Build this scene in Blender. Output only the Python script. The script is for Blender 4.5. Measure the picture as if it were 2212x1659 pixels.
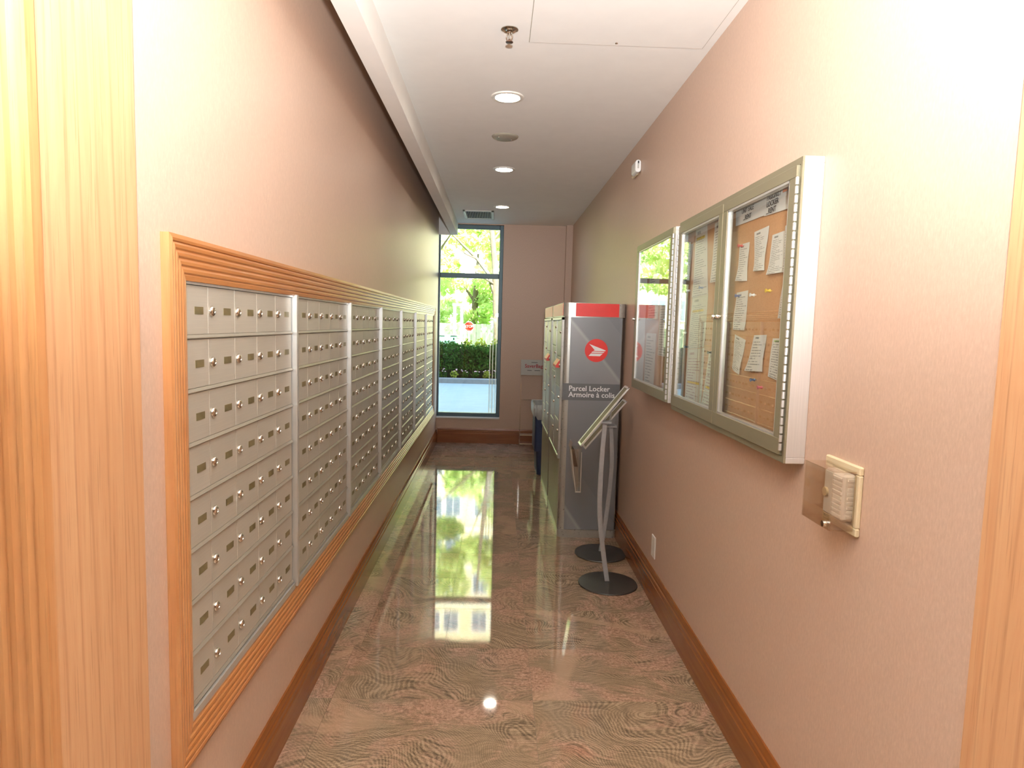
import bpy, bmesh, math, random
import numpy as np
from mathutils import Vector, Matrix

for o in list(bpy.data.objects):
    bpy.data.objects.remove(o, do_unlink=True)
SC = bpy.context.scene
COL = SC.collection

# ------------------------------------------------------------------ camera
yaw, pitch, roll, F, CAMH = 0.02594643, 0.09120632, 0.02696534, 1409.58, 1.55
cy, sy, cp, sp = math.cos(yaw), math.sin(yaw), math.cos(pitch), math.sin(pitch)
fw = Vector((sy * cp, cy * cp, -sp)); rt = Vector((cy, -sy, 0)); up = rt.cross(fw)
r2 = rt * math.cos(roll) + up * math.sin(roll); u2 = up * math.cos(roll) - rt * math.sin(roll)
cam = bpy.data.cameras.new('camera'); camo = bpy.data.objects.new('camera', cam); COL.objects.link(camo)
cam.sensor_fit = 'HORIZONTAL'; cam.sensor_width = 36.0; cam.lens = 36.0 * F / 2212.0; cam.clip_start = 0.02; cam.clip_end = 400
M = Matrix.Identity(4)
for i in range(3):
    M[i][0] = r2[i]; M[i][1] = u2[i]; M[i][2] = -fw[i]
M[2][3] = CAMH
camo.matrix_world = M
SC.camera = camo

# ------------------------------------------------------------------ world, sun, flash, exposure
wld = bpy.data.worlds.new('world'); SC.world = wld; wld.use_nodes = True
wn = wld.node_tree.nodes; wl = wld.node_tree.links
for n in list(wn): wn.remove(n)
sky = wn.new('ShaderNodeTexSky'); sky.sky_type = 'NISHITA'; sky.sun_disc = False
sky.sun_elevation = math.radians(52); sky.sun_rotation = math.radians(165); sky.air_density = 1.0; sky.dust_density = 1.5
bg = wn.new('ShaderNodeBackground'); bg.inputs[1].default_value = 0.55
wo = wn.new('ShaderNodeOutputWorld')
wl.new(sky.outputs[0], bg.inputs[0]); wl.new(bg.outputs[0], wo.inputs[0])
sun = bpy.data.lights.new('sun', 'SUN'); sun.energy = 21.0; sun.angle = 0.01; sun.color = (1.0, 0.95, 0.86)
suno = bpy.data.objects.new('sun', sun); COL.objects.link(suno)
suno.rotation_euler = Vector((-0.16, 0.62, -0.82)).to_track_quat('-Z', 'Y').to_euler()
# the photographer's flash, tilted up at the ceiling beside the camera
fl = bpy.data.lights.new('camera_flash', 'SPOT'); fl.energy = 490; fl.spot_size = math.radians(155); fl.spot_blend = 0.85
fl.shadow_soft_size = 0.05; fl.color = (0.92, 0.96, 1.0)
flo = bpy.data.objects.new('camera_flash', fl); COL.objects.link(flo); flo.location = (0.02, -0.30, 1.78)
flo.rotation_euler = Vector((0.0, 0.6, 1.0)).to_track_quat('-Z', 'Y').to_euler()
SC.view_settings.view_transform = 'Standard'; SC.view_settings.look = 'None'
SC.view_settings.gamma = 1.0; SC.view_settings.use_curve_mapping = False; SC.view_settings.exposure = 1.0
SC.cycles.max_bounces = 8; SC.cycles.diffuse_bounces = 4; SC.cycles.glossy_bounces = 3; SC.cycles.transparent_max_bounces = 16
SC.cycles.caustics_reflective = False; SC.cycles.caustics_refractive = False; SC.cycles.adaptive_threshold = 0.03
SC.cycles.sample_clamp_indirect = 6.0
POT = 32.0

# ------------------------------------------------------------------ materials
def s2l(c):
    return tuple((v / 12.92 if v <= 0.04045 else ((v + 0.055) / 1.055) ** 2.4) for v in [x / 255.0 for x in c]) + (1.0,)
class NT:
    def __init__(s, name):
        s.m = bpy.data.materials.new(name); s.m.use_nodes = True
        s.t = s.m.node_tree; s.n = s.t.nodes; s.l = s.t.links
        for x in list(s.n): s.n.remove(x)
        s.out = s.n.new('ShaderNodeOutputMaterial')
    def N(s, typ, ins=None, **kw):
        x = s.n.new('ShaderNode' + typ)
        for k, v in kw.items(): setattr(x, k, v)
        for k, v in (ins or {}).items():
            if hasattr(v, 'links'): s.l.new(v, x.inputs[k])
            else: x.inputs[k].default_value = v
        return x
    def co(s, scale=(1, 1, 1), kind='Object', off=None):
        tc = s.N('TexCoord'); mp = s.N('Mapping', {0: tc.outputs[kind]}); mp.inputs['Scale'].default_value = scale
        if off is not None: mp.inputs['Location'].default_value = off
        return mp.outputs[0]
    def noise(s, vec, sc, det=3, rough=0.55, dist=0.0):
        return s.N('TexNoise', {'Vector': vec, 'Scale': sc, 'Detail': det, 'Roughness': rough, 'Distortion': dist})
    def ramp(s, fac, stops, interp='LINEAR'):
        r = s.N('ValToRGB', {0: fac}); r.color_ramp.interpolation = interp
        e = r.color_ramp.elements
        while len(e) > 1: e.remove(e[-1])
        e[0].position = stops[0][0]; e[0].color = stops[0][1]
        for p, c in stops[1:]:
            k = e.new(p); k.color = c
        return r.outputs[0]
    def mix(s, fac, a, b, mode='MIX'):
        x = s.N('Mix', data_type='RGBA', blend_type=mode)
        for i, v in ((0, fac), (6, a), (7, b)):
            if hasattr(v, 'links'): s.l.new(v, x.inputs[i])
            else: x.inputs[i].default_value = v
        return x.outputs[2]
    def math(s, op, a, b=0.0):
        x = s.N('Math', operation=op)
        for i, v in ((0, a), (1, b)):
            if hasattr(v, 'links'): s.l.new(v, x.inputs[i])
            else: x.inputs[i].default_value = v
        return x.outputs[0]
    def bump(s, h, strength=0.2, dist=0.002):
        return s.N('Bump', {'Height': h, 'Strength': strength, 'Distance': dist}).outputs[0]
    def pr(s, col, rough=0.5, metal=0.0, spec=0.5, normal=None, **kw):
        b = s.N('BsdfPrincipled')
        for k, v in (('Base Color', col), ('Roughness', rough), ('Metallic', metal), ('Specular IOR Level', spec)):
            if hasattr(v, 'links'): s.l.new(v, b.inputs[k])
            else: b.inputs[k].default_value = v
        if normal is not None: s.l.new(normal, b.inputs['Normal'])
        for k, v in kw.items(): b.inputs[k].default_value = v
        s.l.new(b.outputs[0], s.out.inputs[0]); return s.m
W = (1, 1, 1, 1); K = (0, 0, 0, 1)
def plain(name, rgb, rough=0.5, metal=0.0, spec=0.5, vary=0.08, sc=40, bump=0.0):
    t = NT(name); c = s2l(rgb)
    n = t.noise(t.co(), sc)
    a = tuple(v * (1 - vary) for v in c[:3]) + (1,); b = tuple(min(1, v * (1 + vary)) for v in c[:3]) + (1,)
    nm = t.bump(n.outputs[0], bump) if bump else None
    return t.pr(t.ramp(n.outputs[0], [(0.3, a), (0.7, b)]), rough, metal, spec, nm)
def wallpaper():
    t = NT('wallpaper')
    f = t.noise(t.co((1, 1, 0.35)), 190, 3, 0.65); g = t.noise(t.co((1, 1, 0.8)), 9, 4, 0.6)
    c = t.ramp(f.outputs[0], [(0.3, s2l((198, 170, 148))), (0.55, s2l((209, 181, 159))), (0.75, s2l((220, 193, 171)))])
    c = t.mix(t.math('MULTIPLY', g.outputs[0], 0.6), c, s2l((209, 175, 155)))
    return t.pr(c, t.ramp(f.outputs[0], [(0.2, (0.36,) * 3 + (1,)), (0.8, (0.5,) * 3 + (1,))]), 0, 0.42, t.bump(f.outputs[0], 0.12, 0.001))
def oak(name, axis, tone=1.0, cath=False, rough=0.3, pal=((200, 134, 82), (212, 150, 96), (221, 163, 110))):
    t = NT(name)
    sc = [9.0, 9.0, 9.0]; sc[axis] = 0.5
    v = t.co(tuple(sc))
    n = t.noise(v, 2.2, 5, 0.6, 1.2)
    fs = [220.0, 220.0, 220.0]; fs[axis] = 6.0
    pore = t.noise(t.co(tuple(fs)), 1.0, 2, 0.6)
    def c(r): return tuple(x * tone for x in s2l(r)[:3]) + (1,)
    col = t.ramp(n.outputs[0], [(0.25, c(pal[0])), (0.5, c(pal[1])), (0.75, c(pal[2]))])
    if cath:
        w = t.N('TexWave', {'Vector': t.co((9.0, 9.0, 0.55) if axis == 2 else (9, .55, 9)), 'Scale': 0.9, 'Distortion': 5.0, 'Detail': 3.0, 'Detail Scale': 1.2}, wave_type='RINGS', rings_direction='SPHERICAL')
        col = t.mix(t.math('MULTIPLY', t.ramp(w.outputs['Fac'], [(0.0, W), (0.10, K)]), 0.22), col, c((150, 98, 60)))
    col = t.mix(t.math('MULTIPLY', t.ramp(pore.outputs[0], [(0.32, W), (0.42, K)]), 0.25), col, c((140, 88, 50)))
    return t.pr(col, rough, 0, 0.5, t.bump(pore.outputs[0], 0.1, 0.0008))
def granite():
    t = NT('granite')
    tc = t.N('TexCoord'); oi = t.N('ObjectInfo')
    off = t.math('MULTIPLY', oi.outputs['Random'], 37.0)
    cmb = t.N('CombineXYZ', {0: off, 1: t.math('MULTIPLY', off, 1.7), 2: off})
    add = t.N('VectorMath', {0: tc.outputs['Object'], 1: cmb.outputs[0]}, operation='ADD').outputs[0]
    wv = t.noise(add, 1.6, 2, 0.5, 0.3)
    warp = t.N('VectorMath', {0: wv.outputs['Color']}, operation='SCALE'); warp.inputs['Scale'].default_value = 0.9
    p = t.N('VectorMath', {0: add, 1: warp.outputs[0]}, operation='ADD').outputs[0]
    rot = t.N('Mapping', {0: p}); rot.inputs['Rotation'].default_value = (0, 0, 0.6); rot.inputs['Scale'].default_value = (9, 95, 9)
    streak = t.noise(rot.outputs[0], 1.0, 4, 0.62, 0.25)
    wa = t.N('TexWave', {'Vector': p, 'Scale': 30.0, 'Distortion': 6.0, 'Detail': 5.0, 'Detail Scale': 5.0, 'Detail Roughness': 0.8}, bands_direction='DIAGONAL')
    line = t.math('ADD', t.math('MULTIPLY', streak.outputs[0], 0.8), t.math('MULTIPLY', wa.outputs['Fac'], 0.2))
    fine = t.noise(add, 190, 3, 0.75); grain = t.noise(add, 75, 3, 0.7); mid = t.noise(p, 3.2, 4, 0.62, 0.5)
    band = t.ramp(line, [(0.34, s2l((96, 82, 64))), (0.43, s2l((128, 108, 84))), (0.52, s2l((152, 128, 101))), (0.64, s2l((184, 158, 128)))])
    br = t.mix(t.ramp(t.noise(p, 2.3, 3, 0.6).outputs[0], [(0.34, (0.3, 0.3, 0.3, 1)), (0.6, W)]), s2l((150, 126, 99)), band)
    pk = t.ramp(grain.outputs[0], [(0.32, s2l((134, 104, 84))), (0.5, s2l((180, 140, 116))), (0.66, s2l((206, 166, 142)))])
    sel = t.math('ADD', t.math('MULTIPLY', mid.outputs[0], 0.72), t.math('MULTIPLY', streak.outputs[0], 0.28))
    col = t.mix(t.ramp(sel, [(0.47, K), (0.58, (0.85, 0.85, 0.85, 1))]), br, pk)
    col = t.mix(t.math('MULTIPLY', t.ramp(fine.outputs[0], [(0.35, W), (0.45, K)]), 0.45), col, s2l((92, 76, 60)))
    vein = t.ramp(t.noise(add, 1.3, 1, 0.4).outputs[0], [(0.33, K), (0.35, W), (0.385, W), (0.40, K)])
    col = t.mix(t.math('MULTIPLY', vein, 0.55), col, s2l((188, 154, 124)))
    return t.pr(col, 0.045, 0, 0.62)
def metal(name, rgb, rough=0.3, met=1.0, axis=None, vary=0.05):
    t = NT(name); c = s2l(rgb)
    sc = [60.0, 60.0, 60.0]
    if axis is not None: sc = [300.0] * 3; sc[axis] = 4.0
    n = t.noise(t.co(tuple(sc)), 1.0, 2)
    a = tuple(v * (1 - vary) for v in c[:3]) + (1,); b = tuple(min(1, v * (1 + vary)) for v in c[:3]) + (1,)
    return t.pr(t.ramp(n.outputs[0], [(0.3, a), (0.7, b)]), t.ramp(n.outputs[0], [(0.2, (rough * 0.85,) * 3 + (1,)), (0.8, (rough * 1.15,) * 3 + (1,))]), met)
def glass(name, tint=(1, 1, 1, 1), r0=0.04, gloss_rough=0.0, extra=0.0):
    t = NT(name)
    lw = t.N('LayerWeight', {0: 0.5}); f5 = t.math('POWER', lw.outputs['Facing'], 5.0)
    n = t.noise(t.co(), 3.0, 2)
    fac = t.math('ADD', t.math('MULTIPLY', f5, 1 - r0), r0 + extra)
    tr = t.N('BsdfTransparent', {0: t.ramp(n.outputs[0], [(0.0, tint), (1.0, tuple(min(1, v * 1.01) for v in tint[:3]) + (1,))])})
    gl = t.N('BsdfGlossy', {'Color': W, 'Roughness': gloss_rough})
    mx = t.N('MixShader', {0: fac, 1: tr.outputs[0], 2: gl.outputs[0]}); t.l.new(mx.outputs[0], t.out.inputs[0]); return t.m
def emis(name, rgb, st):
    t = NT(name); n = t.noise(t.co(), 5)
    c = t.ramp(n.outputs[0], [(0, rgb + (1,)), (1, tuple(min(1, v * 1.02) for v in rgb) + (1,))])
    e = t.N('Emission', {0: c, 1: st}); t.l.new(e.outputs[0], t.out.inputs[0]); return t.m
def leafmat(name, a, b, trans=0.45):
    t = NT(name); n = t.noise(t.co(), 2.3, 3)
    c = t.ramp(n.outputs[0], [(0.3, s2l(a)), (0.7, s2l(b))])
    d = t.N('BsdfDiffuse', {0: c}); tr = t.N('BsdfTranslucent', {0: c})
    mx = t.N('MixShader', {0: trans, 1: d.outputs[0], 2: tr.outputs[0]}); t.l.new(mx.outputs[0], t.out.inputs[0]); return t.m
def paper(name, lines=16, base=(238, 234, 226), ink=(70, 66, 64), hi=None, hic=(236, 206, 60), head=True):
    t = NT(name); tc = t.N('TexCoord'); sp_ = t.N('SeparateXYZ', {0: tc.outputs['UV']})
    u, v = sp_.outputs[0], sp_.outputs[1]
    row = t.math('FRACT', t.math('MULTIPLY', v, float(lines)))
    rowid = t.math('FLOOR', t.math('MULTIPLY', v, float(lines)))
    inrow = t.math('LESS_THAN', t.math('ABSOLUTE', t.math('SUBTRACT', row, 0.5)), 0.16)
    vec = t.N('CombineXYZ', {0: t.math('MULTIPLY', u, 14.0), 1: t.math('MULTIPLY', rowid, 3.7), 2: 0.0}).outputs[0]
    words = t.math('GREATER_THAN', t.noise(vec, 2.2, 1).outputs[0], 0.44)
    rlen = t.N('TexWhiteNoise', {0: t.N('CombineXYZ', {0: rowid, 1: float(lines), 2: 1.0}).outputs[0]}).outputs[0]
    inm = t.math('MULTIPLY', t.math('GREATER_THAN', u, 0.08), t.math('LESS_THAN', u, t.math('ADD', t.math('MULTIPLY', rlen, 0.55), 0.4)))
    m = t.math('MULTIPLY', t.math('MULTIPLY', inrow, words), inm)
    m = t.math('MULTIPLY', m, t.math('LESS_THAN', v, 0.86 if head else 0.97))
    if head:
        hd = t.math('MULTIPLY', t.math('LESS_THAN', t.math('ABSOLUTE', t.math('SUBTRACT', v, 0.92)), 0.022),
                    t.math('MULTIPLY', t.math('LESS_THAN', t.math('ABSOLUTE', t.math('SUBTRACT', u, 0.3)), 0.14), t.math('GREATER_THAN', t.noise(vec, 5, 1).outputs[0], 0.4)))
        m = t.math('MAXIMUM', m, hd)
    col = t.mix(0.0, s2l(base), s2l(base))
    if hi:
        for h in hi:
            b = t.math('MULTIPLY', t.math('LESS_THAN', t.math('ABSOLUTE', t.math('SUBTRACT', v, h)), 0.02), t.math('LESS_THAN', t.math('ABSOLUTE', t.math('SUBTRACT', u, 0.45)), 0.35))
            col = t.mix(b, col, s2l(hic))
    col = t.mix(t.math('MULTIPLY', m, 0.75), col, s2l(ink))
    return t.pr(col, 0.7, 0, 0.3)
def cork():
    t = NT('cork'); n = t.noise(t.co(), 260, 3, 0.7); g = t.noise(t.co(), 14, 3)
    c = t.ramp(n.outputs[0], [(0.3, s2l((200, 146, 102))), (0.6, s2l((220, 170, 126)))])
    return t.pr(t.mix(t.math('MULTIPLY', g.outputs[0], 0.4), c, s2l((212, 156, 110))), 0.85, 0, 0.2)
def lockergrey():
    t = NT('locker_graphic')
    tc = t.co((1, 1, 1))
    w = t.N('TexWave', {'Vector': tc, 'Scale': 0.55, 'Distortion': 3.5, 'Detail': 1.0, 'Detail Scale': 0.7}, bands_direction='DIAGONAL', wave_profile='SAW')
    n = t.noise(tc, 2.0, 2)
    c = t.ramp(w.outputs['Fac'], [(0.0, s2l((128, 129, 131))), (0.55, s2l((138, 139, 140))), (0.72, s2l((152, 152, 151))), (0.74, s2l((170, 170, 167))), (0.76, s2l((134, 135, 136)))])
    return t.pr(t.mix(t.math('MULTIPLY', n.outputs[0], 0.25), c, s2l((126, 127, 129))), 0.3, 0.15, 0.5)

MT = dict(
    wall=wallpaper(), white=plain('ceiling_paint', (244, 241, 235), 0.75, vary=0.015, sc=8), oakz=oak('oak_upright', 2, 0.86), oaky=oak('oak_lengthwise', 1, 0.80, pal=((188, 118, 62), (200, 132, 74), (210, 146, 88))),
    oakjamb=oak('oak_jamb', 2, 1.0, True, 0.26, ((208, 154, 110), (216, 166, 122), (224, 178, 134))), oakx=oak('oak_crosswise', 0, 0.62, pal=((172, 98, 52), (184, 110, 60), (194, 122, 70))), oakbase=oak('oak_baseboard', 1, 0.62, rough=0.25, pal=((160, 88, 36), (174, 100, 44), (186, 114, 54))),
    granite=granite(), grout=plain('grout', (122, 104, 82), 0.7), alu=metal('satin_aluminium', (214, 212, 206), 0.36, 0.6, 2),
    door=metal('mailbox_steel', (198, 192, 178), 0.45, 0.3, 1), rail=metal('mailbox_rail', (166, 158, 142), 0.42, 0.4, 1),
    plate=plain('number_plate', (140, 128, 92), 0.45, 0.5), chrome=metal('chrome', (225, 220, 210), 0.12), dark=plain('dark_gap', (40, 36, 32), 0.8),
    cabinet=metal('cabinet_aluminium', (156, 148, 122), 0.42, 0.5, 1), cabside=metal('cabinet_side', (222, 216, 210), 0.5, 0.35, 2),
    cork=cork(), glass=glass('cabinet_glass', (0.97, 0.985, 0.97, 1), 0.06), wglass=glass('window_glass', (0.94, 0.985, 0.96, 1), 0.04),
    acrylic=glass('clear_acrylic', (0.965, 0.97, 0.955, 1), 0.06, 0.03, 0.04), guard=glass('clear_plastic_guard', (0.955, 0.92, 0.87, 1), 0.06, 0.06, 0.06),
    winframe=metal('window_frame', (88, 104, 108), 0.45, 0.4), lamp=emis('lamp_lens', (1.0, 0.93, 0.80), POT), lampring=plain('lamp_trim', (238, 232, 220), 0.4),
    red=plain('signal_red', (226, 44, 30), 0.4, vary=0.03), silver=metal('locker_silver', (172, 168, 158), 0.30, 0.35, None, 0.02), lgraph=lockergrey(),
    band=plain('label_band', (104, 104, 104), 0.4, vary=0.02), wtext=plain('white_print', (240, 240, 238), 0.5, vary=0.01), ktext=plain('black_print', (48, 46, 48), 0.6, vary=0.01),
    redtext=plain('red_print', (170, 40, 46), 0.5, vary=0.02), signgrey=plain('sign_board', (188, 184, 176), 0.4, vary=0.03),
    ldoor=metal('locker_door', (196, 190, 178), 0.42, 0.5, None, 0.02), lkick=metal('locker_kick', (150, 138, 122), 0.5, 0.5, None, 0.02),
    pole=metal('stand_grey', (166, 166, 166), 0.42, 0.25), disc=metal('stand_base', (92, 90, 86), 0.38, 0.7), beige=plain('beige_plastic', (226, 208, 170), 0.45, vary=0.02),
    thermo=plain('white_plastic', (240, 238, 232), 0.4, vary=0.01), navy=plain('bin_navy', (38, 50, 84), 0.45), bag=plain('bin_bag', (186, 186, 182), 0.35, vary=0.15, sc=25),
    ppaper=paper('printed_sheet', 22), ppaper2=paper('printed_slip', 17), phi=paper('highlighted_sheet', 30, hi=(0.84,)), phi2=paper('highlighted_notice', 26, hi=(0.72,), base=(232, 232, 214)),
    pcol=paper('colour_notice', 20, ink=(150, 90, 96), base=(230, 230, 214), hi=(0.4,)), pbold=paper('bold_slip', 13, ink=(40, 38, 40)), pgreen=paper('green_topped_slip', 16, hi=(0.93,), hic=(176, 216, 120)),
    pblank=plain('blank_sheet', (236, 232, 226), 0.7, vary=0.02), photo=plain('photo_print', (96, 92, 50), 0.4, vary=0.6, sc=60), orange=plain('orange_tab', (236, 130, 70), 0.6),
    pinred=plain('pin_red', (206, 60, 56), 0.3), pinyel=plain('pin_yellow', (240, 200, 50), 0.3), pinblue=plain('pin_blue', (60, 84, 140), 0.3), pinwhite=plain('pin_white', (242, 240, 236), 0.3), pinpink=plain('pin_pink', (214, 92, 110), 0.3), pinblack=plain('pin_black', (40, 44, 52), 0.3),
    speaker=plain('speaker_grille', (168, 160, 142), 0.5), grille=metal('vent_white', (208, 206, 196), 0.45, 0.2), ventdark=plain('vent_dark', (46, 42, 36), 0.9),
    asphalt=plain('paving', (158, 176, 182), 0.8, vary=0.06, sc=4), kerb=plain('kerb_stone', (134, 138, 142), 0.8, vary=0.1, sc=10), soil=plain('soil', (70, 58, 44), 0.95, vary=0.3, sc=6),
    lawn=plain('lawn', (96, 128, 62), 0.95, vary=0.3, sc=3), bark=plain('bark', (112, 100, 82), 0.9, vary=0.25, sc=12, bump=0.4),
    leaf1=leafmat('leaf_spring', (206, 222, 140), (236, 242, 190)), leaf2=leafmat('leaf_mid', (180, 208, 130), (220, 234, 170)), hedge=leafmat('hedge_leaf', (34, 70, 30), (70, 112, 46), 0.15), shrub=leafmat('shrub_leaf', (120, 140, 50), (190, 196, 90), 0.3),
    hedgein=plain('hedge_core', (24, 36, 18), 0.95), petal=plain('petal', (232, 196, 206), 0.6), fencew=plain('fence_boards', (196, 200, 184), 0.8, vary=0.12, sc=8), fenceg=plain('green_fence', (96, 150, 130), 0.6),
    whitep=plain('white_post', (240, 240, 236), 0.6), facade=plain('facade', (226, 210, 168), 0.85, vary=0.06, sc=1.5), bglass=plain('far_pane', (116, 130, 142), 0.15, 0.2), concrete=plain('shade_block_grey', (150, 146, 138), 0.9),
    olive=plain('sign_reflection', (128, 120, 96), 0.6), bronze=metal('sprinkler_frame', (150, 120, 104), 0.35))

# ------------------------------------------------------------------ mesh helpers
class MB:
    def __init__(s): s.v = []; s.f = []
    def add(s, vs, fs):
        o = len(s.v); s.v += [tuple(p) for p in vs]; s.f += [tuple(i + o for i in f) for f in fs]; return s
    def box(s, x0, x1, y0, y1, z0, z1):
        return s.add([(x0, y0, z0), (x1, y0, z0), (x1, y1, z0), (x0, y1, z0), (x0, y0, z1), (x1, y0, z1), (x1, y1, z1), (x0, y1, z1)],
                     [(0, 3, 2, 1), (4, 5, 6, 7), (0, 1, 5, 4), (1, 2, 6, 5), (2, 3, 7, 6), (3, 0, 4, 7)])
    def lathe(s, prof, c=(0, 0, 0), ax='z', seg=24):
        """prof: (r, h) list, revolved about axis through c"""
        n = len(prof); vs = []
        for k in range(seg):
            a = 2 * math.pi * k / seg; ca, sa = math.cos(a), math.sin(a)
            for r, h in prof:
                p = {'z': (r * ca, r * sa, h), 'x': (h, r * ca, r * sa), 'y': (r * sa, h, r * ca)}[ax]
                vs.append((p[0] + c[0], p[1] + c[1], p[2] + c[2]))
        fs = []
        for k in range(seg):
            k2 = (k + 1) % seg
            for i in range(n - 1): fs.append((k * n + i, k2 * n + i, k2 * n + i + 1, k * n + i + 1))
        if prof[0][0] > 1e-6: fs.append(tuple(k * n for k in range(seg))[::-1])
        if prof[-1][0] > 1e-6: fs.append(tuple(k * n + n - 1 for k in range(seg)))
        return s.add(vs, fs)
    def extr(s, poly, axis, a, b):
        """closed polygon (2-D) extruded along axis from a to b; poly coords are the other two axes in order"""
        n = len(poly)
        def P(p, t):
            q = [0, 0, 0]; o = [i for i in range(3) if i != axis]
            q[axis] = t; q[o[0]] = p[0]; q[o[1]] = p[1]; return tuple(q)
        vs = [P(p, a) for p in poly] + [P(p, b) for p in poly]
        fs = [(i, (i + 1) % n, (i + 1) % n + n, i + n) for i in range(n)] + [tuple(range(n))[::-1], tuple(range(n, 2 * n))]
        return s.add(vs, fs)
    def tube(s, pts, rad, seg=8, cap=True):
        pts = [Vector(p) for p in pts]; rr = rad if isinstance(rad, (list, tuple)) else [rad] * len(pts)
        vs = []; fs = []; prev = None
        for i, p in enumerate(pts):
            d = (pts[min(i + 1, len(pts) - 1)] - pts[max(i - 1, 0)]).normalized()
            a = d.orthogonal() if prev is None else (prev - d * prev.dot(d))
            a.normalize(); prev = a; b = d.cross(a)
            for k in range(seg):
                t = 2 * math.pi * k / seg; vs.append(p + (a * math.cos(t) + b * math.sin(t)) * rr[i])
        for i in range(len(pts) - 1):
            for k in range(seg):
                k2 = (k + 1) % seg; fs.append((i * seg + k, i * seg + k2, (i + 1) * seg + k2, (i + 1) * seg + k))
        if cap: fs += [tuple(range(seg))[::-1], tuple(range((len(pts) - 1) * seg, len(pts) * seg))]
        return s.add(vs, fs)
    def strap(s, pts, w, d):
        """flat bar following pts in an x-z plane; w across y, d thickness"""
        vs = []; fs = []
        for i, p in enumerate(pts):
            a = Vector(pts[max(i - 1, 0)]); b = Vector(pts[min(i + 1, len(pts) - 1)]); t = (b - a).normalized(); n = Vector((t.z, 0, -t.x)); p = Vector(p)
            for sx, sy_ in ((-1, -1), (1, -1), (1, 1), (-1, 1)): vs.append(p + n * (d / 2 * sx) + Vector((0, w / 2 * sy_, 0)))
        for i in range(len(pts) - 1):
            for k in range(4): fs.append((4 * i + k, 4 * i + (k + 1) % 4, 4 * i + 4 + (k + 1) % 4, 4 * i + 4 + k))
        e = 4 * (len(pts) - 1); fs += [(3, 2, 1, 0), (e, e + 1, e + 2, e + 3)]
        return s.add(vs, fs)
def tag(o, label=None, cat=None, group=None, kind=None):
    if label: o['label'] = label
    if cat: o['category'] = cat
    if group: o['group'] = group
    if kind: o['kind'] = kind
    return o
def wloc(o):
    p = Vector((0, 0, 0))
    while o is not None: p = p + o.location; o = o.parent
    return p
def ob(name, mb, mat, parent=None, loc=None, bev=0.0, smooth=False, local=False, seg=1, uv=None):
    """one mesh object; vertices given in world space unless local; loc = origin"""
    base = Vector((0, 0, 0)) if parent is None else wloc(parent)
    o_ = Vector(loc) if loc is not None else (base if parent is not None else Vector((0, 0, 0)))
    me = bpy.data.meshes.new(name)
    vs = mb.v if local else [tuple(Vector(p) - o_) for p in mb.v]
    me.from_pydata(vs, [], mb.f); me.validate()
    bm = bmesh.new(); bm.from_mesh(me)
    if bev: bmesh.ops.bevel(bm, geom=[e for e in bm.edges if len(e.link_faces) == 2 and e.calc_face_angle(0) > 0.5], offset=bev, segments=seg, affect='EDGES', profile=0.5, clamp_overlap=True)
    bmesh.ops.recalc_face_normals(bm, faces=bm.faces); bm.to_mesh(me); bm.free()
    if uv is not None:
        l = me.uv_layers.new(name='UVMap')
        for lp in me.loops: l.data[lp.index].uv = uv[lp.vertex_index]
    me.materials.append(MT[mat] if isinstance(mat, str) else mat)
    if smooth:
        for p in me.polygons: p.use_smooth = True
        me.set_sharp_from_angle(angle=math.radians(38))
    o = bpy.data.objects.new(name, me); COL.objects.link(o)
    if parent is not None: o.parent = parent; o.location = (o_ - base) if not local else (Vector(loc) if loc is not None else Vector((0, 0, 0)))
    else: o.location = o_
    return o
def thing(name, loc, label, cat, group=None):
    o = bpy.data.objects.new(name, None); COL.objects.link(o); o.location = loc; o.empty_display_size = 0.05
    return tag(o, label, cat, group)
def struct(name, mb, mat, parent=None, bev=0.0, smooth=False):
    o = ob(name, mb, mat, parent, bev=bev, smooth=smooth)
    if parent is None: tag(o, kind='structure')
    return o
def copy(o, name, parent, loc):
    c = o.copy(); c.name = name; COL.objects.link(c); c.parent = parent; c.location = loc; return c
def box(*a): return MB().box(*a)
def textmesh(txt, size, org, ux, uy, align='LEFT', depth=0.0006, bold=0.0):
    """real letter outlines laid in the plane spanned by ux, uy at org"""
    cu = bpy.data.curves.new('lettering', 'FONT'); cu.body = txt; cu.size = size; cu.align_x = align; cu.offset = bold; cu.resolution_u = 3; cu.extrude = depth
    o = bpy.data.objects.new('lettering', cu); COL.objects.link(o)
    dg = bpy.context.evaluated_depsgraph_get(); me = bpy.data.meshes.new_from_object(o.evaluated_get(dg))
    ux = Vector(ux); uy = Vector(uy); un = ux.cross(uy); org = Vector(org); mb = MB()
    mb.add([org + ux * v.co.x + uy * v.co.y + un * v.co.z for v in me.vertices], [tuple(p.vertices) for p in me.polygons])
    bpy.data.objects.remove(o, do_unlink=True); bpy.data.curves.remove(cu); bpy.data.meshes.remove(me)
    return mb

XL, XR, YE, ZC = -0.755, 0.93, 8.40, 2.805
random.seed(4); RNG = np.random.default_rng(7)

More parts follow.
